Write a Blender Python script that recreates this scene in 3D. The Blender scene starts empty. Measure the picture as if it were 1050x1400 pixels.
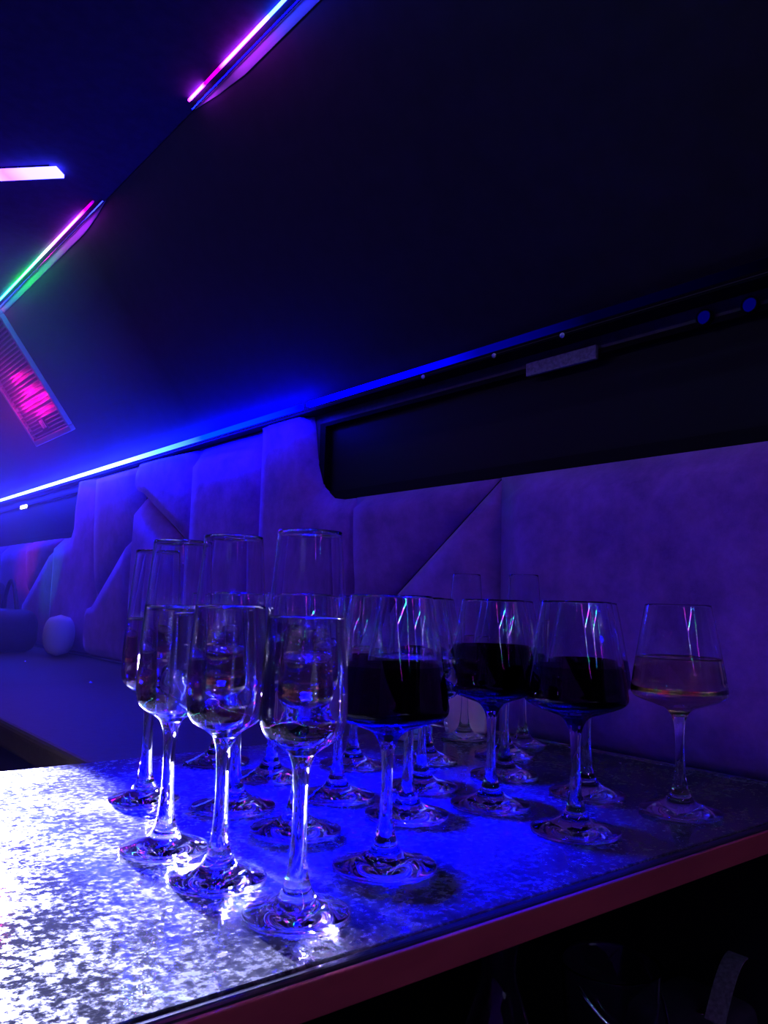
import bpy, bmesh, math, random
from mathutils import Vector, Matrix
random.seed(7)
sc = bpy.context.scene
C = sc.collection
ZC = 0.96            # camera height; the bar top is 0.21 below it
ZT = ZC - 0.21
ZL = ZC - 0.222      # wall counter top

# ------------------------------------------------------------------ camera
yaw, pitch, roll, FPX = 0.678445, 0.111403, 0.0271406, 1098.72
fw = Vector((math.sin(yaw)*math.cos(pitch), math.cos(yaw)*math.cos(pitch), math.sin(pitch)))
rt = Vector((math.cos(yaw), -math.sin(yaw), 0)); up = rt.cross(fw)
r2 = rt*math.cos(roll)+up*math.sin(roll); u2 = -rt*math.sin(roll)+up*math.cos(roll)
cd = bpy.data.cameras.new('camera'); cam = bpy.data.objects.new('camera', cd); C.objects.link(cam)
M = Matrix((r2, u2, -fw)).transposed().to_4x4(); M.translation = (0, 0, ZC); cam.matrix_world = M
cd.sensor_fit = 'VERTICAL'; cd.sensor_height = 24; cd.lens = FPX/1400*24; cd.clip_start = .02
sc.camera = cam

# ------------------------------------------------------------------ world, lamps, exposure
w = bpy.data.worlds.new('night'); sc.world = w; w.use_nodes = True
w.node_tree.nodes['Background'].inputs[0].default_value = (0.004, 0.003, 0.012, 1)
w.node_tree.nodes['Background'].inputs[1].default_value = 1.0
def lamp(name, kind, loc, energy, col, target=None, **kw):
    l = bpy.data.lights.new(name, kind); l.energy = energy; l.color = col
    for k, v in kw.items(): setattr(l, k, v)
    o = bpy.data.objects.new(name, l); C.objects.link(o); o.location = loc
    if target is not None:
        o.rotation_euler = (Vector(target)-Vector(loc)).to_track_quat('-Z', 'Y').to_euler()
    return o
# a phone torch held low beyond the left end of the frame, shining along the bar
torch = lamp('torch_light', 'SPOT', (.325, 1.60, ZT+.080), 6800.0, (.47, .49, 1), (.19, .60, ZT), shadow_soft_size=.03, spot_size=math.radians(19), spot_blend=.4)
# unseen blue spot added to put the blue flare onto the bar
bspot = lamp('blue_flare_spot', 'SPOT', (.50, .80, ZC+.93), 6500, (.0, .0, 1), (.47, .70, ZT), shadow_soft_size=.14, spot_size=math.radians(27), spot_blend=1)
# unseen spots added to tint the padding under the far window pink and green
lamp('pink_tint_spot', 'SPOT', (.25, 2.9, ZC+.9), 55, (1, .0, .35), (1.0, 3.72, ZC+.215), shadow_soft_size=.01, spot_size=math.radians(13), spot_blend=.7)
lamp('green_tint_spot', 'SPOT', (.28, 2.8, ZC+.9), 40, (.0, .9, .45), (1.0, 3.36, ZC+.10), shadow_soft_size=.01, spot_size=math.radians(12), spot_blend=.8)
vs = sc.view_settings
sc.display_settings.display_device = 'sRGB'
vs.view_transform = 'Standard'; vs.look = 'None'; vs.gamma = 1; vs.use_curve_mapping = False; vs.exposure = 0
cy = sc.cycles
cy.max_bounces = 24; cy.transmission_bounces = 24; cy.glossy_bounces = 8; cy.diffuse_bounces = 4
cy.blur_glossy = .3; cy.sample_clamp_indirect = 0; cy.use_denoising = True
cy.use_adaptive_sampling = False

# ------------------------------------------------------------------ materials
def mat(name, base=(.5, .5, .5), rough=.5, metal=0, spec=.5, **kw):
    m = bpy.data.materials.new(name); m.use_nodes = True
    b = m.node_tree.nodes['Principled BSDF']
    b.inputs['Base Color'].default_value = (*base, 1); b.inputs['Roughness'].default_value = rough
    b.inputs['Metallic'].default_value = metal; b.inputs['Specular IOR Level'].default_value = spec
    for k, v in kw.items(): b.inputs[k].default_value = v
    return m
def nodes(m): return m.node_tree.nodes, m.node_tree.links, m.node_tree.nodes['Principled BSDF']
def ramp(n, stops, interp='LINEAR'):
    cr = n.color_ramp; cr.interpolation = interp
    while len(cr.elements) < len(stops): cr.elements.new(.5)
    for e, (p, c) in zip(cr.elements, stops): e.position = p; e.color = (*c, 1)
def noise_col(m, scale, c1, c2, lo=.35, hi=.65, detail=4, bump=0, stretch=(1, 1, 1), dist=.01, rough_=.55):
    N, L, b = nodes(m)
    tc = N.new('ShaderNodeTexCoord'); mp = N.new('ShaderNodeMapping'); mp.inputs['Scale'].default_value = stretch
    L.new(tc.outputs['Object'], mp.inputs[0])
    nz = N.new('ShaderNodeTexNoise'); nz.inputs['Scale'].default_value = scale; nz.inputs['Detail'].default_value = detail; nz.inputs['Roughness'].default_value = rough_
    L.new(mp.outputs[0], nz.inputs['Vector'])
    r = N.new('ShaderNodeValToRGB'); ramp(r, [(lo, c1), (hi, c2)]); L.new(nz.outputs['Fac'], r.inputs[0])
    L.new(r.outputs[0], b.inputs['Base Color'])
    if bump:
        bp = N.new('ShaderNodeBump'); bp.inputs['Strength'].default_value = bump; bp.inputs['Distance'].default_value = dist
        L.new(nz.outputs['Fac'], bp.inputs['Height']); L.new(bp.outputs[0], b.inputs['Normal'])
    return m
def glass(name, col, ior, rough=0):
    m = bpy.data.materials.new(name); m.use_nodes = True; N = m.node_tree.nodes; N.clear()
    o = N.new('ShaderNodeOutputMaterial'); g = N.new('ShaderNodeBsdfGlass')
    g.inputs['Color'].default_value = (*col, 1); g.inputs['IOR'].default_value = ior; g.inputs['Roughness'].default_value = rough
    m.node_tree.links.new(g.outputs[0], o.inputs[0]); return m
def emit(name, col, s):
    m = bpy.data.materials.new(name); m.use_nodes = True; N = m.node_tree.nodes; N.clear()
    o = N.new('ShaderNodeOutputMaterial'); e = N.new('ShaderNodeEmission')
    e.inputs[0].default_value = (*col, 1); e.inputs[1].default_value = s
    m.node_tree.links.new(e.outputs[0], o.inputs[0]); return m
def emit_along_y(name, y0, y1, stops, strength):
    """colour-chasing LED strip: colour changes along the length (object y)"""
    m = emit(name, (1, 1, 1), strength); N = m.node_tree.nodes; L = m.node_tree.links
    e = [n for n in N if n.type == 'EMISSION'][0]
    tc = N.new('ShaderNodeTexCoord'); sx = N.new('ShaderNodeSeparateXYZ'); L.new(tc.outputs['Object'], sx.inputs[0])
    mr = N.new('ShaderNodeMapRange'); mr.inputs['From Min'].default_value = y0; mr.inputs['From Max'].default_value = y1
    L.new(sx.outputs['Y'], mr.inputs['Value'])
    r = N.new('ShaderNodeValToRGB'); ramp(r, [((y-y0)/(y1-y0), c) for y, c in stops]); L.new(mr.outputs[0], r.inputs[0])
    L.new(r.outputs[0], e.inputs[0]); return m

m_glass = glass('clear_glass', (.97, .97, 1), 1.5)
m_champ = glass('sparkling_wine', (.98, .95, .88), 1.34)
m_white = glass('white_wine', (.95, .80, .66), 1.34)
m_red = glass('red_wine', (.05, .004, .015), 1.34)
m_bub = glass('bubble', (1, 1, 1), .76)
m_velvet = noise_col(mat('purple_velvet', rough=.85, spec=.2), 11, (.14, .036, .28), (.32, .095, .58), lo=.32, hi=.68, detail=9, rough_=.72, bump=.15, dist=.01)
nodes(m_velvet)[2].inputs['Sheen Weight'].default_value = .5
nodes(m_velvet)[2].inputs['Sheen Tint'].default_value = (.6, .5, 1, 1)
m_dark = noise_col(mat('dark_headliner', rough=.8, spec=.2), 40, (.02, .018, .03), (.03, .026, .045), bump=.1, dist=.002)
m_slope = noise_col(mat('dark_side_lining', rough=.6, spec=.3), 25, (.008, .006, .013), (.013, .010, .020), bump=.12, dist=.003)
m_leather = noise_col(mat('dark_leather', rough=.5, spec=.35), 60, (.022, .019, .035), (.035, .03, .05), bump=.1, dist=.002)
m_black = mat('black_lacquer', (.012, .012, .018), .3)
m_floor = noise_col(mat('dark_carpet', rough=.95, spec=.1), 120, (.015, .013, .02), (.035, .03, .045), bump=.3, dist=.003)
m_frame = mat('black_window_frame', (.003, .003, .004), .7, spec=.1)
m_pane = mat('blackout_film_pane', (.003, .003, .005), .55, spec=.15)
m_chrome = mat('chrome', (.7, .7, .75), .12, 1)
m_alu = mat('brushed_metal_trim', (.5, .5, .55), .25, 1)
m_red_edge = noise_col(mat('red_edge_band', rough=.32, spec=.5), 30, (.33, .055, .065), (.42, .075, .08), stretch=(.3, 1, 1))
m_plate = noise_col(mat('grey_plate', rough=.5), 200, (.10, .10, .13), (.2, .2, .25))
m_pink = noise_col(mat('pink_fabric', rough=.7), 60, (.88, .50, .60), (.95, .58, .68), bump=.1, dist=.001)
m_lav = mat('lavender_fabric', (.62, .55, .66), .8)
m_teal = mat('teal_paper', (.30, .62, .68), .8)
m_paper = mat('white_paper', (.75, .72, .75), .8)
m_cushion = mat('grey_cushion', (.5, .46, .5), .85)
m_glow_strip = mat('pale_glow_strip', (.28, .28, .30), .7, spec=.1)
m_bench = noise_col(mat('violet_leather', rough=.5, spec=.35), 60, (.12, .10, .2), (.16, .13, .26), bump=.1, dist=.002)
m_counter = noise_col(mat('brown_black_vinyl', rough=.55, spec=.3), 60, (.045, .03, .012), (.06, .042, .018), bump=.1, dist=.002)
m_redpl = mat('red_plastic', (.7, .05, .08), .4)
m_emblem = mat('dark_emblem', (.03, .02, .06), .4)
# speckled polished bar top
m_top = mat('speckled_bar_top', rough=.09, spec=.5)
def build_top():
    N, L, b = nodes(m_top)
    tc = N.new('ShaderNodeTexCoord')
    n1 = N.new('ShaderNodeTexNoise'); n1.inputs['Scale'].default_value = 190; n1.inputs['Detail'].default_value = 5; n1.inputs['Roughness'].default_value = .6
    n2 = N.new('ShaderNodeTexNoise'); n2.inputs['Scale'].default_value = 22; n2.inputs['Detail'].default_value = 3
    for n in (n1, n2): L.new(tc.outputs['Object'], n.inputs['Vector'])
    mx = N.new('ShaderNodeMath'); mx.operation = 'MULTIPLY_ADD'; mx.inputs[1].default_value = .3
    L.new(n2.outputs['Fac'], mx.inputs[0]); 
    ml = N.new('ShaderNodeMath'); ml.operation = 'MULTIPLY'; ml.inputs[1].default_value = .7; L.new(n1.outputs['Fac'], ml.inputs[0])
    L.new(ml.outputs[0], mx.inputs[2])
    r = N.new('ShaderNodeValToRGB'); ramp(r, [(.42, (.018, .018, .022)), (.50, (.035, .035, .04)), (.57, (.07, .07, .075))]); L.new(mx.outputs[0], r.inputs[0])
    L.new(r.outputs[0], b.inputs['Base Color'])
    rr = N.new('ShaderNodeValToRGB'); ramp(rr, [(.43, (.05,)*3), (.57, (.28,)*3)]); L.new(mx.outputs[0], rr.inputs[0]); L.new(rr.outputs[0], b.inputs['Roughness'])
    bp = N.new('ShaderNodeBump'); bp.inputs['Strength'].default_value = .06; bp.inputs['Distance'].default_value = .001
    L.new(n1.outputs['Fac'], bp.inputs['Height']); L.new(bp.outputs[0], b.inputs['Normal'])
build_top()

# ------------------------------------------------------------------ helpers
def obj(name, bm, m, parent=None, smooth=False, loc=None):
    me = bpy.data.meshes.new(name)
    if isinstance(bm, bmesh.types.BMesh):
        bmesh.ops.recalc_face_normals(bm, faces=bm.faces) if not getattr(bm, '_keep', False) and smooth != 'keep' else None
        bm.to_mesh(me); bm.free()
    else: me = bm
    if m: me.materials.append(m)
    if smooth:
        for p in me.polygons: p.use_smooth = True
    o = bpy.data.objects.new(name, me); C.objects.link(o)
    if parent: o.parent = parent
    if loc: o.location = loc
    return o
def tag(o, label, cat, group=None):
    o['label'] = label; o['category'] = cat
    if group: o['group'] = group
    return o
def thing(name, label, cat, loc=(0, 0, 0), group=None, rz=0):
    o = bpy.data.objects.new(name, None); C.objects.link(o); o.location = loc; o.rotation_euler = (0, 0, rz); o.empty_display_size = .02
    return tag(o, label, cat, group)
def struct(o): o['kind'] = 'structure'; return o
def addbox(bm, x0, x1, y0, y1, z0, z1, bev=0, seg=2):
    vs_ = [bm.verts.new((x, y, z)) for x in (x0, x1) for y in (y0, y1) for z in (z0, z1)]
    fs = [(0, 1, 3, 2), (4, 6, 7, 5), (0, 4, 5, 1), (2, 3, 7, 6), (0, 2, 6, 4), (1, 5, 7, 3)]
    f = [bm.faces.new([vs_[i] for i in q]) for q in fs]
    if bev:
        es = list({e for q in f for e in q.edges})
        bmesh.ops.bevel(bm, geom=es, offset=bev, segments=seg, profile=.5, affect='EDGES')
    return bm
def box(name, x0, x1, y0, y1, z0, z1, m, parent=None, bev=0, seg=2):
    return obj(name, addbox(bmesh.new(), x0, x1, y0, y1, z0, z1, bev, seg), m, parent, smooth=False)
def lathe(prof, seg=72):
    """open profile [(r,z)...] -> surface of revolution (r=0 ends become poles)"""
    bm = bmesh.new(); rings = []
    for r, z in prof:
        if r < 1e-6: rings.append([bm.verts.new((0, 0, z))])
        else: rings.append([bm.verts.new((r*math.cos(2*math.pi*i/seg), r*math.sin(2*math.pi*i/seg), z)) for i in range(seg)])
    for a, b in zip(rings, rings[1:]):
        for i in range(seg):
            j = (i+1) % seg
            if len(a) == 1 and len(b) == 1: continue
            if len(a) == 1: bm.faces.new((a[0], b[j], b[i]))
            elif len(b) == 1: bm.faces.new((a[i], a[j], b[0]))
            else: bm.faces.new((a[i], a[j], b[j], b[i]))
    return bm
def spline(pts, n=6):
    """Catmull-Rom through (r,z) points"""
    out = []
    for i in range(len(pts)-1):
        p0 = pts[max(i-1, 0)]; p1 = pts[i]; p2 = pts[i+1]; p3 = pts[min(i+2, len(pts)-1)]
        for k in range(n):
            t = k/n
            out.append(tuple(.5*((2*p1[d])+(-p0[d]+p2[d])*t+(2*p0[d]-5*p1[d]+4*p2[d]-p3[d])*t*t+(-p0[d]+3*p1[d]-3*p2[d]+p3[d])*t**3) for d in (0, 1)))
    out.append(tuple(pts[-1])); return out

# ------------------------------------------------------------------ the setting (bus interior)
XW = 1.05; XL = -1.15; Y0 = -4.3; Y1 = 5.6
ZCL = ZC+.969; ZS = ZC+.45          # ceiling height, start of the slope
struct(box('floor', XL-.1, XW+.15, Y0-.1, Y1+.1, -.06, 0, m_floor))
struct(box('ceiling', -.76, .66, Y0-.1, Y1+.1, ZCL+.002, ZCL+.06, m_dark))
struct(box('wall_left', XL-.06, XL, Y0, Y1, 0, ZS, m_velvet))
struct(box('wall_back', XL-.06, XW+.06, Y0-.06, Y0, 0, ZCL+.012, m_leather))
struct(box('wall_far', XL-.06, XW+.06, Y1, Y1+.06, 0, ZCL+.012, m_leather))
# right wall with two window openings
W1 = (-1.1, 1.545, ZC+.224, ZC+.412); W2 = (3.17, 4.75, ZC+.224, ZC+.412)
bm = bmesh.new()
addbox(bm, XW, XW+.06, Y0, Y1, 0, W1[2]); addbox(bm, XW, XW+.06, Y0, Y1, W1[3], ZS)
for a, b in ((Y0, W1[0]), (W1[1], W2[0]), (W2[1], Y1)): addbox(bm, XW, XW+.06, a, b, W1[2], W1[3])
wall_right = struct(obj('wall_right', bm, m_leather))
# sloping side linings above the walls
def slope(name, xa, za, xb, zb, m):
    bm = bmesh.new(); d = Vector((xb-xa, zb-za)).normalized(); n = Vector((d.y, -d.x)) * (.03 if xa > 0 else -.03)
    pr = [(xa, za), (xb, zb), (xb+n.x, zb+n.y), (xa+n.x, za+n.y)]
    rows = [[bm.verts.new((x, y, z)) for x, z in pr] for y in (Y0, Y1)]
    for i in range(4): bm.faces.new((rows[0][i], rows[0][(i+1) % 4], rows[1][(i+1) % 4], rows[1][i]))
    bm.faces.new(rows[0]); bm.faces.new(rows[1][::-1])
    return struct(obj(name, bm, m))
XS = 1.007
slope('wall_upper_right', XS+.03, ZS+.012-.03*1.348+.03, .637, ZCL-.0, m_slope)
slope('wall_upper_left', XL-.005, ZS, -.74, ZCL+.012, m_slope)

def window(name, Wd, lab):
    e = bpy.data.objects.new(name, None); C.objects.link(e); e.location = (XW, (Wd[0]+Wd[1])/2, Wd[2]); struct(e)
    y0, y1, z0, z1 = [v - o for v, o in zip(Wd, (e.location.y, e.location.y, e.location.z, e.location.z))]
    bm = bmesh.new(); t = .022
    addbox(bm, -.004, .03, y0, y1, z0, z0+t); addbox(bm, -.004, .03, y0, y1, z1-t*.4, z1)
    addbox(bm, -.004, .03, y0, y0+t, z0+t, z1-t*.4); addbox(bm, -.004, .03, y1-t, y1, z0+t, z1-t*.4)
    obj('window_frame', bm, m_frame, e)
    box('pane', .012, .018, y0+t*.8, y1-t*.8, z0+t*.8, z1-t*.3, m_pane, e)
    return e
win1 = window('window_1', W1, ''); win2 = window('window_2', W2, '')

# ---- quilted velvet panels on the right wall (parts of the wall) -- each an own wedge shaped pad
def seg_d(p, a, b):
    ab = b-a; t = max(0, min(1, (p-a).dot(ab)/ab.length_squared)); return (a+ab*t-p).length
def panel(poly, gdir=(1, 0), proud=.046, rr_=.010):
    P2 = [Vector(p) for p in poly]; gd = Vector(gdir)
    ys = [p.dot(gd) for p in P2]; ya, yb = min(ys), max(ys); n = len(poly)
    bm = bmesh.new()
    f = bm.faces.new([bm.verts.new((0, y, z)) for y, z in poly])
    for th in (.0015, .003, .004, .005): bmesh.ops.inset_region(bm, faces=[f], thickness=th, use_even_offset=True)
    t_ = bmesh.ops.triangulate(bm, faces=[f])['faces']
    es = list({e for q in t_ for e in q.edges if all(l in t_ for l in e.link_faces)})
    bmesh.ops.subdivide_edges(bm, edges=list({e for q in t_ for e in q.edges}), cuts=9, use_grid_fill=True)
    for v in bm.verts:
        p = Vector((v.co.y, v.co.z)); d = min(seg_d(p, P2[i], P2[(i+1) % n]) for i in range(n))
        t = max(0, min(1, (p.dot(gd)-ya)/(yb-ya)))
        prof = .40+.60*(1-(1-t)**3)
        e_ = min(d/rr_, 1); e_ = math.sqrt(max(0, 1-(1-e_)**2))
        v.co = (XW-.0015-proud*prof*(.12+.88*e_), v.co.y, ZC+v.co.z)
    bnd = [e for e in bm.edges if e.is_boundary]
    ex = bmesh.ops.extrude_edge_only(bm, edges=bnd)['geom']
    for v in ex:
        if isinstance(v, bmesh.types.BMVert): v.co.x = XW-.001
    o = obj('upholstery_panel', bm, m_velvet, wall_right, smooth=True)
    return o
B = -.222; S = .224; T = .434
g = .0015
panels = [
    [(-1.1, B), (.20-g, B), (.20-g, S), (-1.1, S)],
    [(.20, B), (.966-g, B), (.966-g, S), (.20, S)],
    [(.970, S), (1.39-g, S), (1.39-g, -.084)],
    [(.966, S-.005), (1.39-g, -.091), (1.39-g, B), (.966, B)],
    [(1.39, B), (1.76-g, B), (1.76-g, T), (1.575, T), (1.567, .41), (1.552, .33), (1.52, .26), (1.475, S+.006), (1.435, S), (1.39, S)],
    [(1.76, B), (2.167-g, B), (2.167-g, T), (1.76, T)],
    [(2.167, .135), (2.54, .33), (2.56-g, .36), (2.56-g, T), (2.167, T)],
    [(2.167, .128), (2.535, .318), (2.56-g, .31), (2.56-g, B), (2.167, B)],
    [(2.56, .235), (2.96-g, -.045), (2.96-g, T), (2.56, T)],
    [(2.56, .225), (2.93, -.035), (2.96-g, -.075), (2.96-g, B), (2.56, B)],
    [(2.96, B), (3.375-g, B), (3.375-g, S-.003), (3.25, S-.003), (3.20, .24), (3.165, .30), (3.145, .41), (3.14, T), (2.96, T)],
    [(3.38, S), (3.80-g, S), (3.80-g, -.03)],
    [(3.375, S-.006), (3.80-g, -.04), (3.80-g, B), (3.375, B)],
    [(3.80, B), (4.22-g, B), (4.22-g, S), (3.80, S)],
    [(4.22, B), (4.80, B), (4.80, S), (4.22, S)],
]
GD = {2: (.59, .81), 3: (.59, .81), 7: (.88, -.47), 8: (.57, .82), 9: (.57, .82), 11: (.53, .85), 12: (.53, .85)}
for k, p in enumerate(panels): panel(p, GD.get(k, (1, 0)))
# lower wall ledge trim that carries the padding (bright line above the wall counter)
tr = struct(box('trim_1', XW-.045, XW-.002, 1.04, Y1, ZL-.002, ZL+.006, m_alu, bev=.002))

# ---- cove above the padding: ledge with LED strip
cove = struct(box('trim_2', XS+.003, XW-.001, Y0, Y1, ZC+.4345, ZC+.4385, m_frame))
lipm = mat('cove_lip', (.02, .02, .03), .3)
for y, h in ((1.142, .0), (.955, 0), (.805, 0)):
    c = obj('screw_cap', lathe([(0, .004), (.003, .0035), (.0042, .002), (.0045, 0), (0, 0)], 16), m_paper, cove, smooth=True, loc=(XS+.003, y, ZC+.4365)); c.rotation_euler = (0, -math.pi/2, 0)
def led_strip(name, x, z, y0, y1, m, label, w=.010, hgt=.010, group=None, housing=True, ang=0):
    e = thing(name, label, 'led light', (x, y0, z), group)
    box('light_diffuser', -w/2, w/2, 0, y1-y0, -hgt/2, hgt/2, m, e, bev=.002)
    return e
cov_stops = [(0, (0, 0, .6)), (.5, (0, .0006, 1)), (.8, (.002, .008, 1)), (1.2, (.012, .022, 1)), (3.8, (.012, .02, 1))]
mc1 = emit_along_y('cove_led_far', 0, 3.9, cov_stops, 150)
mc2 = emit_along_y('cove_led_near', 0, 1.1, [(0, (0, 0, .0)), (.32, (0, 0, .002)), (.55, (0, 0, .03)), (.8, (0, 0, .25)), (1.1, (0, 0, 1))], 10)
led_strip('cove_led_strip', XS-.016, ZC+.4435, 1.545, 5.4, mc1, 'long glowing cyan to blue cove light strip above the velvet wall panels', w=.012, hgt=.011)
led_strip('cove_led_strip', XS-.016, ZC+.4435, .42, 1.515, mc2, 'dim deep blue cove light strip above the black window', w=.012, hgt=.011)

# ---- LED lines in the ceiling edge (with metal trim)
def ceiling_led(y0, y1, stops, s, label):
    e = thing('ceiling_led_line', label, 'led light', (.622, y0, ZCL))
    d = box('light_diffuser', -.012, -.007, 0, y1-y0, -.005, .000, emit_along_y('ceiling_led_%g' % y0, 0, y1-y0, [(a-y0, c) for a, c in stops], s), e, bev=.0015)
    q = [(.0128, -.0008), (.0140, .0), (.0262, -.0155), (.0250, -.0163)]  # pale strip added to catch the LED glow, tapered at its ends
    tp = min(.16, (y1-y0)/4)
    rows_ = ((-.02, .03), (tp*.4, .6), (tp, 1), (y1-y0-tp, 1), (y1-y0-tp*.4, .6), (y1-y0+.02, .03))
    bm = bmesh.new(); r_ = [[bm.verts.new((x if i < 2 else q[1-(i-2)][0]+(x-q[1-(i-2)][0])*k_, y, z if i < 2 else q[1-(i-2)][1]+(z-q[1-(i-2)][1])*k_)) for i, (x, z) in enumerate(q)] for y, k_ in rows_]
    for a_, b_ in zip(r_, r_[1:]):
        for i in range(4): bm.faces.new((a_[i], a_[(i+1) % 4], b_[(i+1) % 4], b_[i]))
    bm.faces.new(r_[0]); bm.faces.new(r_[-1]); obj('glow_strip', bm, m_glow_strip, e)
    box('metal_trim', .0060, .0085, -.02, y1-y0+.02, -.0035, -.0015, m_chrome, e)
    return e
MG = (.45, .018, 1); PK = (.9, .02, .6); GN = (.015, 1, .04); BL = (.012, .014, 1); CY = (.012, .05, 1); DIM = (.006, 0, .012)
ceiling_led(.62, 1.405, [(.62, GN), (.72, CY), (.8, BL), (1.02, BL), (1.10, CY), (1.16, MG), (1.25, MG), (1.275, (.05, .0, .08)), (1.335, (.012, 0, .02)), (1.345, MG), (1.39, MG), (1.405, DIM)], 55,
            'pink to blue light line along the ceiling edge over the bar')
ceiling_led(1.94, 3.6, [(1.94, DIM), (2.0, (.05, 0, .08)), (2.06, MG), (2.25, (.3, .05, .4)), (2.42, (.03, .5, .2)), (2.6, GN), (2.85, (.01, .2, .6)), (3.05, PK), (3.3, BL), (3.6, GN)], 55,
            'rainbow coloured light line along the ceiling edge above the grille')
e = thing('ceiling_led_bar', 'wide white light bar set diagonally in the dark ceiling', 'led light', (.503, 1.842, ZCL-.0085)); e.rotation_euler = (0, 0, math.radians(43.5))
bm = bmesh.new(); addbox(bm, -.019, .019, 0, .55, -.004, .004)
for v in bm.verts:
    if v.co.y < .01: v.co.y += (v.co.x)*.05
obj('light_diffuser', bm, emit_along_y('bar_led', 0, .55, [(0, (.03, .028, 1)), (.08, (.03, .025, 1)), (.13, (.04, .012, .6)), (.2, (.03, .028, 1)), (.35, (.02, .035, 1)), (.55, (.03, .028, 1))], 34), e)
box('light_housing', -.015, .015, .02, .54, .0041, .0100, m_frame, e)
# matching light line along the left ceiling edge and an added one crosswise behind the camera
def line_light(label, loc, L_, stops, st, rz=0, w_=.016):
    e = thing('ceiling_led_line', label, 'led light', loc, rz=rz)
    box('light_diffuser', -w_/2, w_/2, 0, L_, -.004, .004, emit_along_y('line_%g_%g' % (loc[0], loc[1]), 0, L_, stops, st), e)
    box('light_housing', -w_/2-.004, w_/2+.004, -.01, L_+.01, .0041, .010, m_frame, e)
V_ = (.22, .04, 1); G_ = (.02, .7, .25); P_ = (1, .04, .45); K_ = (.5, .8, 1)
st_ = []
for k in range(31): st_.append((.25*k, tuple(c*(1 if k > 17 else .5) for c in (V_, V_, P_, V_, G_, V_, K_, V_)[k % 8])))
line_light('rainbow light line along the opposite ceiling edge', (-.69, -4.0, ZCL-.0085), 7.5, st_, 46)
line_light('rainbow light line along the near ceiling edge behind the bar', (.60, -4.0, ZCL-.0085), 4.5, [(.3*k, tuple(v*1.0 for v in ((.02, .6, .1), CY, PK, MG, (.3, .4, .5))[k % 5])) for k in range(16)], 42)
line_light('unseen light line added across the ceiling behind the bar', (.5, -2.1, ZCL-.0085), 1.1, [(0, (.03, 1, .25)), (.18, (.03, .8, .5)), (.3, (.05, .3, 1)), (.45, (.9, .03, .6)), (.65, V_), (.85, (.05, .8, .5)), (1.1, (.8, .08, .8))], 60, rz=math.pi/2)  # unseen line, added to light the red edge and the glasses
# ---- grille in the sloping lining
sv = Vector((-.385, 0, .519)).normalized(); nv = Vector((-sv.z, 0, sv.x))   # up-slope, outward (into the bus)
nv = Vector((-.803, 0, -.596))
gr = thing('air_grille', 'large slatted grille glowing magenta in the sloping side lining', 'grille')
gl, gw = .46, .43
MM = Matrix((Vector((0, 1, 0)), sv, nv)).transposed().to_4x4(); MM.translation = Vector((.9075, 2.876, ZC+.584))+nv*.004
gr.matrix_world = MM            # local x = along bus, y = up the slope, z = out of lining
bm = bmesh.new()
addbox(bm, 0, gw, 0, .022, 0, .018, .003); addbox(bm, 0, gw, gl-.014, gl, 0, .018, .003)
addbox(bm, 0, .018, .022, gl-.014, 0, .018, .003); addbox(bm, gw-.018, gw, .022, gl-.014, 0, .018, .003)
m_gr = mat('grey_grille_plastic', (.32, .3, .36), .4)
obj('grille_frame', bm, m_gr, gr)
bp_ = box('back_mesh', .010, gw-.010, .012, gl-.01, .0, .003, mat('dark_mesh', (.10, .09, .12), .5), gr)
sm = None
for k in range(28):
    yk = .030+k*.0146
    if yk > gl-.02: break
    if sm is None:
        s_ = box('slat', .017, gw-.017, -.0022, .0022, .004, .014, m_gr, gr, bev=.001); sm = s_.data
    else:
        s_ = obj('slat', sm, None, gr)
    s_.location = (0, yk, 0)
bm = bmesh.new(); addbox(bm, -.035, .035, -.024, .024, .014, .018, .002)
em = obj('emblem', bm, m_emblem, gr, loc=(gw*.52, .066, 0))
bm = bmesh.new()
for x0, x1, yy0, yy1 in ((-.026, -.020, -.016, .016), (-.008, -.002, -.016, .016), (-.020, -.008, -.016, -.010), (.006, .012, -.016, .016), (.012, .026, .004, .010), (.012, .026, -.010, -.004)): addbox(bm, x0, x1, yy0, yy1, .018, .021)
obj('emblem_bar', bm, m_gr, em)
for gx, gy, ge in ((.13, .15, .42), (.215, .19, .5), (.30, .15, .42), (.21, .105, .32), (.24, .25, .28)):   # small magenta LEDs set in the grille
    gl_l = bpy.data.lights.new('grille_led', 'POINT'); gl_l.energy = ge; gl_l.color = (1, .0, .42); gl_l.shadow_soft_size = .006
    go = bpy.data.objects.new('grille_led', gl_l); C.objects.link(go); go.parent = gr; go.location = (gx, gy, .026)

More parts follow.
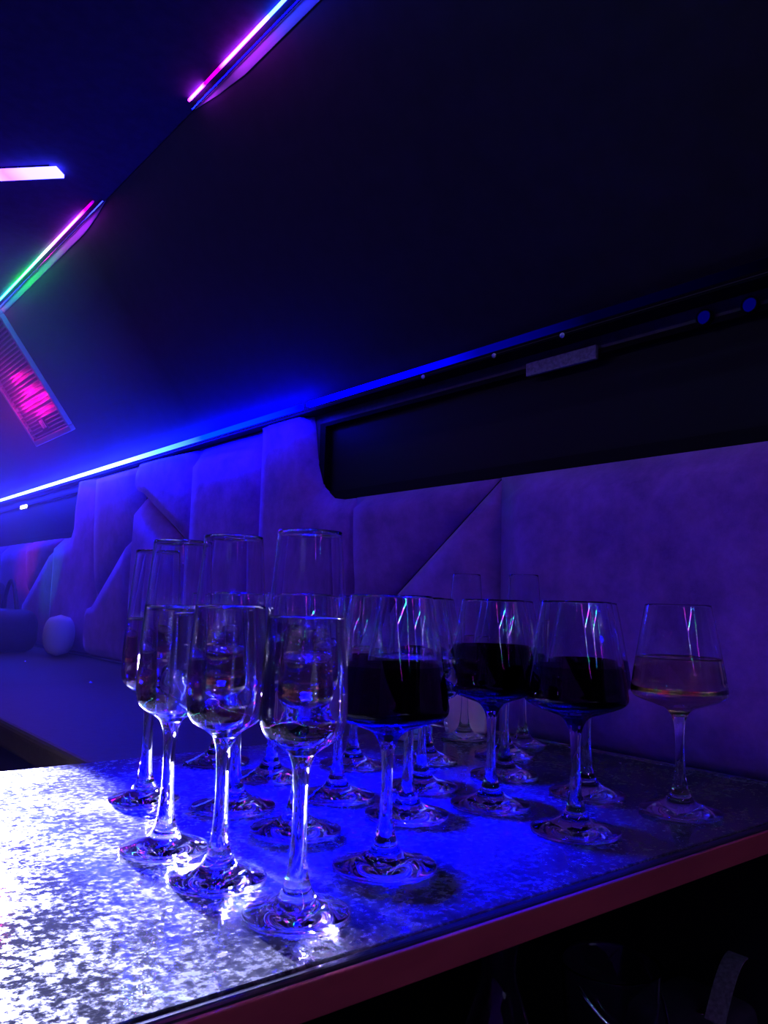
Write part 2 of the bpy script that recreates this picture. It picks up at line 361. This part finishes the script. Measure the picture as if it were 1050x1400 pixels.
# ---- window plate, glowing white marker, blue reflections
pl = tag(box('window_plate', XW-.012, XW-.004, .761, .907, ZC+.394, ZC+.418, m_plate, bev=.002), 'small grey speckled plate at the top of the black window over the bar', 'plate')
mk = thing('white_marker', 'tiny glowing white rectangular marker at the top of the far window', 'marker', (XW-.012, 3.985, ZC+.392)); box('glow_face', -.004, .004, -.045, .045, -.002, .014, emit('marker_white', (.9, .95, 1), 4), mk, bev=.001); box('light_housing', .0042, .007, -.05, .05, -.006, .018, m_frame, mk)  # reflective sticker, its brightness put in as emission
mb = emit('reflection_blue', (0, 0, .10), 1)  # blue reflections in the window glass, built as small glowing discs
for y, s in ((.578, 1), (.512, .75)):
    e = thing('blue_reflection', 'dim blue reflection at the head of the window, %s' % ('nearer to the grey plate' if y > .55 else 'further from the grey plate'), 'marker', (XW-.010, y, ZC+.414))
    o = obj('glow_face', lathe([(0, .004), (.008, .003), (.0095, 0)], 20), mb, e, smooth=True); o.rotation_euler = (0, -math.pi/2, 0)
    o = obj('reflection_rim', lathe([(.0095, .0), (.0105, .003), (.012, .002), (.012, -.006), (0, -.006)], 20), m_frame, e, smooth=True); o.rotation_euler = (0, -math.pi/2, 0)

# ------------------------------------------------------------------ wall counter beyond the bar
wc = thing('wall_counter', 'long dark padded counter along the wall beyond the bar', 'counter', (.75, 1.04, 0))
box('counter_top', -.36, XW-.75-.003, .02, 3.9, ZL-.05, ZL-.004, m_counter, wc, bev=.012, seg=4)
box('counter_front', -.32, XW-.75-.003, .03, 3.88, .0, ZL-.05, m_leather, wc)
for x, y in ((.772-.75, 2.808-1.04), (.742-.75, 2.102-1.04)):
    obj('stud', lathe([(0, .004), (.004, .003), (.006, 0)], 16), m_chrome, wc, smooth=True, loc=(x, y, ZL-.0045))
bs = thing('bench_seat', 'low dark leather bench between the bar and the wall counter', 'bench', (.2, 1.8, 0))
box('seat_pad', -.5, .19, -.73, 1.2, .36, .47, m_bench, bs, bev=.03, seg=4)
box('bench_base', -.47, .17, -.70, 1.17, 0, .359, m_leather, bs)
# dark seat shape and cushion standing on that counter
def pillow(w_, d_, h_, nx=14, ny=14, pw=.35):
    bm = bmesh.new(); top = []; bot = []
    for i in range(nx+1):
        ra, rb = [], []
        for j in range(ny+1):
            u = i/nx*2-1; v = j/ny*2-1
            t = (max(0, (1-u**2)*(1-v**2)))**pw
            s = 1-.06*(u*u*v*v)
            ra.append(bm.verts.new((u*w_/2*s, d_/2*t, h_/2+v*h_/2*s)))
            rb.append(ra[-1] if t < 1e-6 else bm.verts.new((u*w_/2*s, -d_/2*t, h_/2+v*h_/2*s)))
        top.append(ra); bot.append(rb)
    for i in range(nx):
        for j in range(ny):
            bm.faces.new((top[i][j], top[i+1][j], top[i+1][j+1], top[i][j+1]))
            q = [bot[i][j], bot[i][j+1], bot[i+1][j+1], bot[i+1][j]]
            if len(set(q)) == 4: bm.faces.new(q)
    return bm
cu = tag(obj('cushion', pillow(.24, .11, .145), m_cushion, smooth=True, loc=(.95, 3.05, ZL-.002)), 'small grey scatter cushion leaning by the velvet wall', 'cushion'); cu.rotation_euler = (math.radians(0), math.radians(0), math.radians(70))
bag = thing('leather_holdall', 'dark soft leather holdall with handles beside the grey cushion', 'bag', (.80, 3.36, ZL-.004))
bm = addbox(bmesh.new(), -.13, .13, -.16, .22, .0, .16, .05, 5)
obj('bag_body', bm, m_leather, bag, smooth=True)
def tube(pts, r, seg=10):
    bm = bmesh.new(); rings = []
    P = [Vector(p) for p in pts]
    for i, p in enumerate(P):
        t = (P[min(i+1, len(P)-1)]-P[max(i-1, 0)]).normalized(); a = t.orthogonal().normalized()
        if rings and a.dot(prev) < 0: a = -a
        prev = a; b = t.cross(a)
        rings.append([bm.verts.new(p+(a*math.cos(2*math.pi*k/seg)+b*math.sin(2*math.pi*k/seg))*r) for k in range(seg)])
    for A, B_ in zip(rings, rings[1:]):
        for k in range(seg): bm.faces.new((A[k], A[(k+1) % seg], B_[(k+1) % seg], B_[k]))
    bm.faces.new(rings[0]); bm.faces.new(rings[-1]); return bm
for xo in (-.06, .06):
    obj('bag_handle', tube([(xo, -.08+.22*k/16, .15+.12*math.sin(math.pi*k/16)) for k in range(17)], .008), m_leather, bag, smooth=True)
bk = tag(obj('seat_headrest', addbox(bmesh.new(), -.14, .14, -.05, .38, 0, .27, .05, 5), m_leather, smooth=True, loc=(.79, 3.72, ZL-.004)), 'high dark padded headrest block behind the leather holdall', 'headrest')
cdp = tag(box('paper_card', -.03, .03, -.018, .018, 0, .003, m_paper), 'small white card lying on the wall counter behind the wine glasses', 'card'); cdp.location = (.955, 1.30, ZL-.004); cdp.rotation_euler = (0, 0, .4)

# ------------------------------------------------------------------ the bar
cab = thing('bar_cabinet', 'black open-fronted cabinet under the bar top', 'cabinet', (.35, .70, 0))
cx, cyy = .35, .70
zb = ZT-.024
zc_ = zb-.0012
for x0, x1 in ((-.30, -.275), (.985, 1.010)): box('side_panel', x0-cx, x1-cx, .43-cyy, 1.01-cyy, 0, zc_, m_black, cab)
box('back_panel', -.275-cx, .985-cx, .985-cyy, 1.01-cyy, 0, zc_, m_black, cab)
box('shelf', -.275-cx, .985-cx, .44-cyy, .985-cyy, ZC-.52, ZC-.50, m_black, cab)
box('plinth', -.275-cx, .985-cx, .47-cyy, .49-cyy, 0, .08, m_black, cab)
top = thing('bar_counter', 'polished speckled dark bar top with a red front edge', 'counter', (.35, .70, zb))
box('slab', -.33-cx, 1.0145-cx, .4055-cyy, 1.035-cyy, 0, .024, m_top, top, bev=.0015)
box('edge_band', -.33-cx, 1.0145-cx, .393-cyy, .3965-cyy, 0, .0215, m_red_edge, top, bev=.0012, seg=3)
box('edge_strip', -.33-cx, 1.0145-cx, .3968-cyy, .4052-cyy, 0, .0236, m_black, top, bev=.0030, seg=3)
box('end_trim', 1.015-cx, 1.0185-cx, .393-cyy, 1.035-cyy, .004, .0262, m_alu, top)

# ------------------------------------------------------------------ glasses
def off_inner(outer, t):
    """inner wall: shift outer profile along its normal by t"""
    out = []
    for i, (r, z) in enumerate(outer):
        a = outer[max(i-1, 0)]; b = outer[min(i+1, len(outer)-1)]
        d = Vector((b[0]-a[0], b[1]-a[1])).normalized(); n = Vector((-d.y, d.x))
        out.append((max(r+n.x*t, 0), z+n.y*t))
    return out
def make_kind(foot, stem, bowl, wall, rim_in):
    """returns meshes; bowl is outer profile from stem top to rim"""
    f_ = spline(foot, 5); s_ = spline(stem, 8); b_ = spline(bowl, 7)
    inner = [p for p in off_inner(b_, wall) if p[0] > .004]
    i0 = min(range(len(inner)), key=lambda i: inner[i][0]); inner = inner[i0:]
    zb_ = inner[0][1]-.0015
    inner = [(0, zb_), (inner[0][0]*.5, zb_+.0004)]+inner
    rimz = b_[-1]
    prof = b_[:-1]+[(rimz[0], rimz[1]-.0003), (rimz[0]-wall*.5, rimz[1]+.0003)]+[(inner[-1][0], rimz[1]-.0003)]+inner[:-1][::-1]
    return f_, s_, prof, inner
def me_from(bm, name, m):
    bmesh.ops.recalc_face_normals(bm, faces=bm.faces)
    me = bpy.data.meshes.new(name); bm.to_mesh(me); bm.free(); me.materials.append(m)
    for p in me.polygons: p.use_smooth = True
    return me
def orient_out(bm, prof_dir=1): return bm
def lathe_fixed(prof, name, m, outward_test=None, flip=False):
    bm = lathe(prof)
    if flip: bmesh.ops.reverse_faces(bm, faces=bm.faces)
    me = bpy.data.meshes.new(name); bm.to_mesh(me); bm.free(); me.materials.append(m)
    for p in me.polygons: p.use_smooth = True
    return me
def liquid_profile(inner, level, ov=.0003):
    pts = []
    for r, z in inner:
        if z < level: pts.append((r+(ov if r > 0 else 0), z-(ov if r < .02 else 0)))
        else:
            pr, pz = pts[-1]; t = (level-pz)/max(z-pz, 1e-6); pts.append((pr+(r+ov-pr)*t, level)); break
    rl = pts[-1][0]
    pts[-1] = (rl, level+.0010)
    pts += [(rl-.0008, level+.0005), (rl-.002, level+.0001), (rl-.004, level), (rl*.5, level), (0, level)]
    return pts
WF = [(0, 0), (.020, .0003), (.0385, .0), (.0412, .0008), (.042, .0022), (.0412, .0036), (.036, .0050), (.026, .0078), (.0165, .0120), (.0105, .0185), (.0078, .026)]
WS = [(.0078, .026), (.0060, .036), (.0049, .05), (.0045, .066), (.0048, .080), (.0060, .0925), (.0088, .1000)]
WB = [(.0088, .1000), (.0145, .1060), (.0270, .1105), (.0400, .1153), (.0472, .1195), (.0491, .1243), (.0484, .1310), (.0462, .1460), (.0425, .1680), (.0382, .1920), (.0338, .2150)]
FF = [(0, 0), (.018, .0003), (.0335, .0), (.0358, .0008), (.0365, .0022), (.0358, .0036), (.031, .0050), (.022, .0076), (.0145, .0120), (.0098, .0185), (.0076, .026)]
FS = [(.0076, .026), (.0062, .038), (.0052, .054), (.0050, .072), (.0055, .087), (.0068, .098), (.0095, .1055)]
FB = [(.0095, .1055), (.0160, .1105), (.0235, .1150), (.0280, .1205), (.0299, .1280), (.0303, .1370), (.0297, .1590), (.0279, .1880), (.0255, .2200), (.0226, .2570)]
KINDS = {}
for kn, (F_, S_, B_, wall) in {'wine': (WF, WS, WB, .0012), 'flute': (FF, FS, FB, .0012)}.items():
    f_, s_, prof, inner = make_kind(F_, S_, B_, wall, 0)
    KINDS[kn] = dict(foot=lathe_fixed(f_, 'foot', m_glass), stem=lathe_fixed(s_, 'stem', m_glass), bowl=lathe_fixed(prof, 'bowl', m_glass), inner=inner)
def bubbles(inner, level, zmin, n, strings, r0):
    bm = bmesh.new(); rnd = random.Random(3)
    def sph(c, r): bmesh.ops.create_icosphere(bm, subdivisions=1, radius=r, matrix=Matrix.Translation(c))
    for s in range(strings):
        a = rnd.random()*6.28; rr = rnd.random()*.012
        z = zmin+.004
        while z < level-.004:
            sph(Vector((rr*math.cos(a)+rnd.uniform(-.0003, .0003), rr*math.sin(a), z)), .00035+.00025*(z-zmin)/(level-zmin)); z += .0026+rnd.random()*.001
    for k in range(n):
        z = rnd.uniform(zmin, level-.003); rmax = max([r for r, zz in inner if zz <= z] or [.01])
        rmax = min(inner, key=lambda p: abs(p[1]-z))[0]-.0012
        a = rnd.random()*6.28; sph(Vector((rmax*math.cos(a), rmax*math.sin(a), z)), rnd.uniform(.0003, .0007))
    return bm
LIQ = {}
def liquid(kind, lname, level):
    k = (kind, lname, round(level, 4))
    if k not in LIQ:
        LIQ[k] = lathe_fixed(liquid_profile(KINDS[kind]['inner'], level), 'wine', {'red': m_red, 'white': m_white, 'sparkling': m_champ}[lname])
    return LIQ[k]
BUB = {}
def place_glass(kind, x, y, lname, level, label, group=None, rz=0, bub=False):
    e = thing('champagne_flute' if kind == 'flute' else 'wine_glass', label, 'champagne flute' if kind == 'flute' else 'wine glass', (x, y, ZT+.0004), group, rz)
    K = KINDS[kind]
    for n in ('foot', 'stem', 'bowl'): obj(n, K[n], None, e)
    if lname:
        o = obj('wine', liquid(kind, lname, level), None, e)
        if bub:
            if kind not in BUB:
                BUB[kind] = me_from(bubbles(K['inner'], level, .112, 70 if kind == 'flute' else 160, 3, 0), 'bubbles', m_bub)
            b = obj('bubbles', BUB[kind], None, o); b['kind'] = 'stuff'
    return e
# flutes
G1 = None
place_glass('flute', .313, .470, 'sparkling', .197, 'tall flute of sparkling wine closest to the red front edge of the bar', bub=True)
place_glass('flute', .302, .560, 'sparkling', .203, 'middle one of three sparkling wine flutes in a row across the bar', bub=True, rz=1)
place_glass('flute', .300, .651, 'sparkling', .201, 'last of three sparkling wine flutes in a row, counted from the red edge', bub=True, rz=2)
place_glass('flute', .351, .816, 'sparkling', .185, 'sparkling wine flute standing apart behind the row of three flutes', rz=3)
place_glass('flute', .917, .922, 'sparkling', .160, 'flute by the wall standing in front of the pink pouch', rz=4)
place_glass('flute', .955, .835, 'sparkling', .190, 'flute by the velvet wall, right of the pink pouch', rz=5)
# wine glasses
place_glass('wine', .424, .513, 'red', .158, 'large wine glass of red wine next to the front flute, foot glowing blue')
place_glass('wine', .637, .491, 'red', .153, 'red wine glass at the front edge between red and white wine glasses', rz=1)
place_glass('wine', .789, .474, 'white', .159, 'pale white wine glass standing alone at the wall end of the bar', rz=2)
place_glass('wine', .640, .603, 'red', .166, 'red wine glass directly in front of the pink pouch', rz=3)
place_glass('wine', .420, .637, 'white', .150, 'pale wine glass right behind the front flute', rz=4)
place_glass('wine', .414, .742, 'white', .150, 'pale wine glass behind the middle flute', rz=5)
place_glass('wine', .541, .622, 'sparkling', .155, 'wine glass of bubbly clear wine half hidden by the big red one', rz=6, bub=True)
place_glass('wine', .770, .578, 'red', .150, 'red wine glass hidden behind the front red wine glass by the white one', rz=7)
rear = [(.527, .722, 'red', .150, 'red wine glass between the bubbly clear one and the pale one behind it'),
        (.515, .839, 'white', .150, 'pale wine glass right behind a red one, second from the far bar edge'),
        (.505, .955, 'white', .150, 'pale wine glass standing closest to the far edge of the bar'),
        (.634, .706, 'red', .150, 'red wine glass right behind the one in front of the pink pouch'),
        (.641, .846, 'white', .15, 'pale wine glass between two red ones and the folded napkin'),
        (.745, .820, 'red', .150, 'red wine glass nearest to the folded napkin'),
        (.763, .696, 'red', .150, 'red wine glass in the wall-side row, between two other red ones'),
        (.866, .790, 'white', .140, 'pale wine glass standing in front of the two flutes by the wall')]
for i, (x, y, l, lv, lb) in enumerate(rear): place_glass('wine', x, y, l, lv, lb, rz=i)

# ------------------------------------------------------------------ small things on the bar
pk = thing('pink_pouch', 'small pink round-topped pouch with lavender side at the wall', 'pouch', (.958, .958, ZT+.0005), rz=math.radians(-38.9))
pf = []
for k in range(25):
    a = math.pi*k/24; pf.append((.034*math.cos(a)*(1 if True else 1), .040+.038*math.sin(a)))
pf = [(.030, 0), (.034, .012)]+pf+[(-.034, .012), (-.030, 0)]
bm = bmesh.new()
A = [bm.verts.new((x, -.014, z)) for x, z in pf]; Bk = [bm.verts.new((x, .014, z)) for x, z in pf]
for i in range(len(pf)): bm.faces.new((A[i], A[(i+1) % len(pf)], Bk[(i+1) % len(pf)], Bk[i]))
fa = bm.faces.new(A); fb2 = bm.faces.new(Bk[::-1]); bmesh.ops.recalc_face_normals(bm, faces=bm.faces)
bmesh.ops.bevel(bm, geom=list(fa.edges)+list(fb2.edges), offset=.006, segments=3, profile=.5, affect='EDGES')
obj('pouch_body', bm, m_pink, pk)
bm = bmesh.new()
for k in range(9):   # scalloped lavender gusset on the left side
    z = .004+.0075*k; bmesh.ops.create_uvsphere(bm, u_segments=12, v_segments=8, radius=.0062, matrix=Matrix.Translation((-.0335+(.002 if k < 1 else 0)+(.006*((k-5)/3)**2 if k > 5 else 0), 0, z+.003)) @ Matrix.Diagonal((.6, 2.2, 1, 1)))
obj('gusset', bm, m_lav, pk, smooth=True)
nk = thing('paper_napkin', 'folded white and teal paper napkin near the back corner of the bar', 'napkin', (.838, .955, ZT+.0005), rz=math.radians(-36))
def wavy(w_, d_, t, z0, amp, ph):
    bm = bmesh.new(); n = 16; rows = []
    for j in range(2):
        for s in range(2):
            rows.append([bm.verts.new((-w_/2+w_*i/n, -d_/2+d_*j+.002*math.sin(i*.9+ph), max(z0+s*t+amp*(1+math.sin(i*.7+ph)), 0 if s == 0 else t))) for i in range(n+1)])
    a, b, c, d = rows
    for i in range(n):
        bm.faces.new((a[i], a[i+1], b[i+1], b[i])); bm.faces.new((c[i], d[i], d[i+1], c[i+1]))
        bm.faces.new((b[i], b[i+1], d[i+1], d[i])); bm.faces.new((a[i], c[i], c[i+1], a[i+1]))
    for i in (0, n): bm.faces.new((a[i], b[i], d[i], c[i]))
    return bm
for k in range(4): obj('paper_layer', wavy(.062-.002*k, .03, .0018, .0002+k*.0022, .0006, k), m_paper, nk)
obj('teal_layer', wavy(.058, .028, .009, .0102, .0008, 2), m_teal, nk)

# ------------------------------------------------------------------ things on the shelf under the bar
SH = ZC-.50+.0005
cf = thing('glass_carafe', 'clear glass carafe on the shelf under the bar', 'carafe', (.575, .53, SH))
pr = spline([(0, 0), (.036, 0), (.042, .006), (.043, .05), (.040, .09), (.026, .135), (.018, .16), (.018, .185), (.024, .205)], 5)
obj('carafe_body', lathe_fixed(pr+[(p[0]-.002, max(p[1], .004)) for p in pr[::-1] if p[0] > .003]+[(0, .004)], 'carafe_body', m_glass), None, cf)
obj('stopper', lathe_fixed(spline([(0, .193), (.013, .193), (.014, .204), (.020, .210), (.018, .224), (.008, .231), (0, .232)], 4), 'stopper', m_glass), None, cf)
ib = thing('ice_bucket', 'clear ribbed ice bucket on the shelf under the bar', 'ice bucket', (.745, .53, SH))
pr = spline([(0, 0), (.036, 0), (.042, .004), (.046, .06), (.050, .125), (.052, .135)], 5)
obj('bucket_body', lathe_fixed(pr+[(p[0]-.0025, max(p[1], .005)) for p in pr[::-1] if p[0] > .004]+[(0, .005)], 'bucket_body', m_glass), None, ib)
obj('bucket_handle', tube([(.0545*math.cos(math.pi*k/20), -.056*math.sin(math.pi*k/20), .125-.05*math.sin(math.pi*k/20)) for k in range(21)], .0022), m_chrome, ib, smooth=True)
hb = thing('handbag', 'small dark handbag with a pale strap on the shelf under the bar', 'handbag', (.925, .53, SH))
obj('bag_body', addbox(bmesh.new(), -.06, .06, -.04, .07, 0, .044, .016, 4), m_leather, hb, smooth=True)
bm = bmesh.new(); L1 = []; 
for k in range(13):
    t = k/12; c = Vector((-.03+.10*t, -.03+.02*t, .043+.045*math.sin(math.pi*min(t*.62+.0, 1)))); w2 = .012
    L1.append([bm.verts.new(c+Vector((0, s*w2, -.0))+Vector((0, 0, dz))) for s, dz in ((-1, 0), (1, 0), (1, .002), (-1, .002))])
for a, b in zip(L1, L1[1:]):
    for i in range(4): bm.faces.new((a[i], a[(i+1) % 4], b[(i+1) % 4], b[i]))
bm.faces.new(L1[0]); bm.faces.new(L1[-1])
obj('strap', bm, m_plate, hb)
obj('clasp', lathe_fixed([(0, .003), (.006, .002), (.007, 0), (0, 0)], 'clasp', m_chrome), None, hb, loc=(-.02, -.01, .044))

# ------------------------------------------------------------------ thin haze volume added for the blue veiling glare in the far half
m = bpy.data.materials.new('glare_haze'); m.use_nodes = True; N = m.node_tree.nodes; N.clear()
o_ = N.new('ShaderNodeOutputMaterial'); v_ = N.new('ShaderNodeVolumeScatter'); v_.inputs['Density'].default_value = .25; v_.inputs['Anisotropy'].default_value = .2
v_.inputs['Color'].default_value = (.9, .9, 1, 1)
m.node_tree.links.new(v_.outputs[0], o_.inputs['Volume'])
hz = box('glare_haze', -1.1, .97, 2.12, 5.55, .02, ZCL-.03, m); hz['kind'] = 'stuff'
tag(hz, 'thin blue glare haze added in the far half of the bus', 'haze')
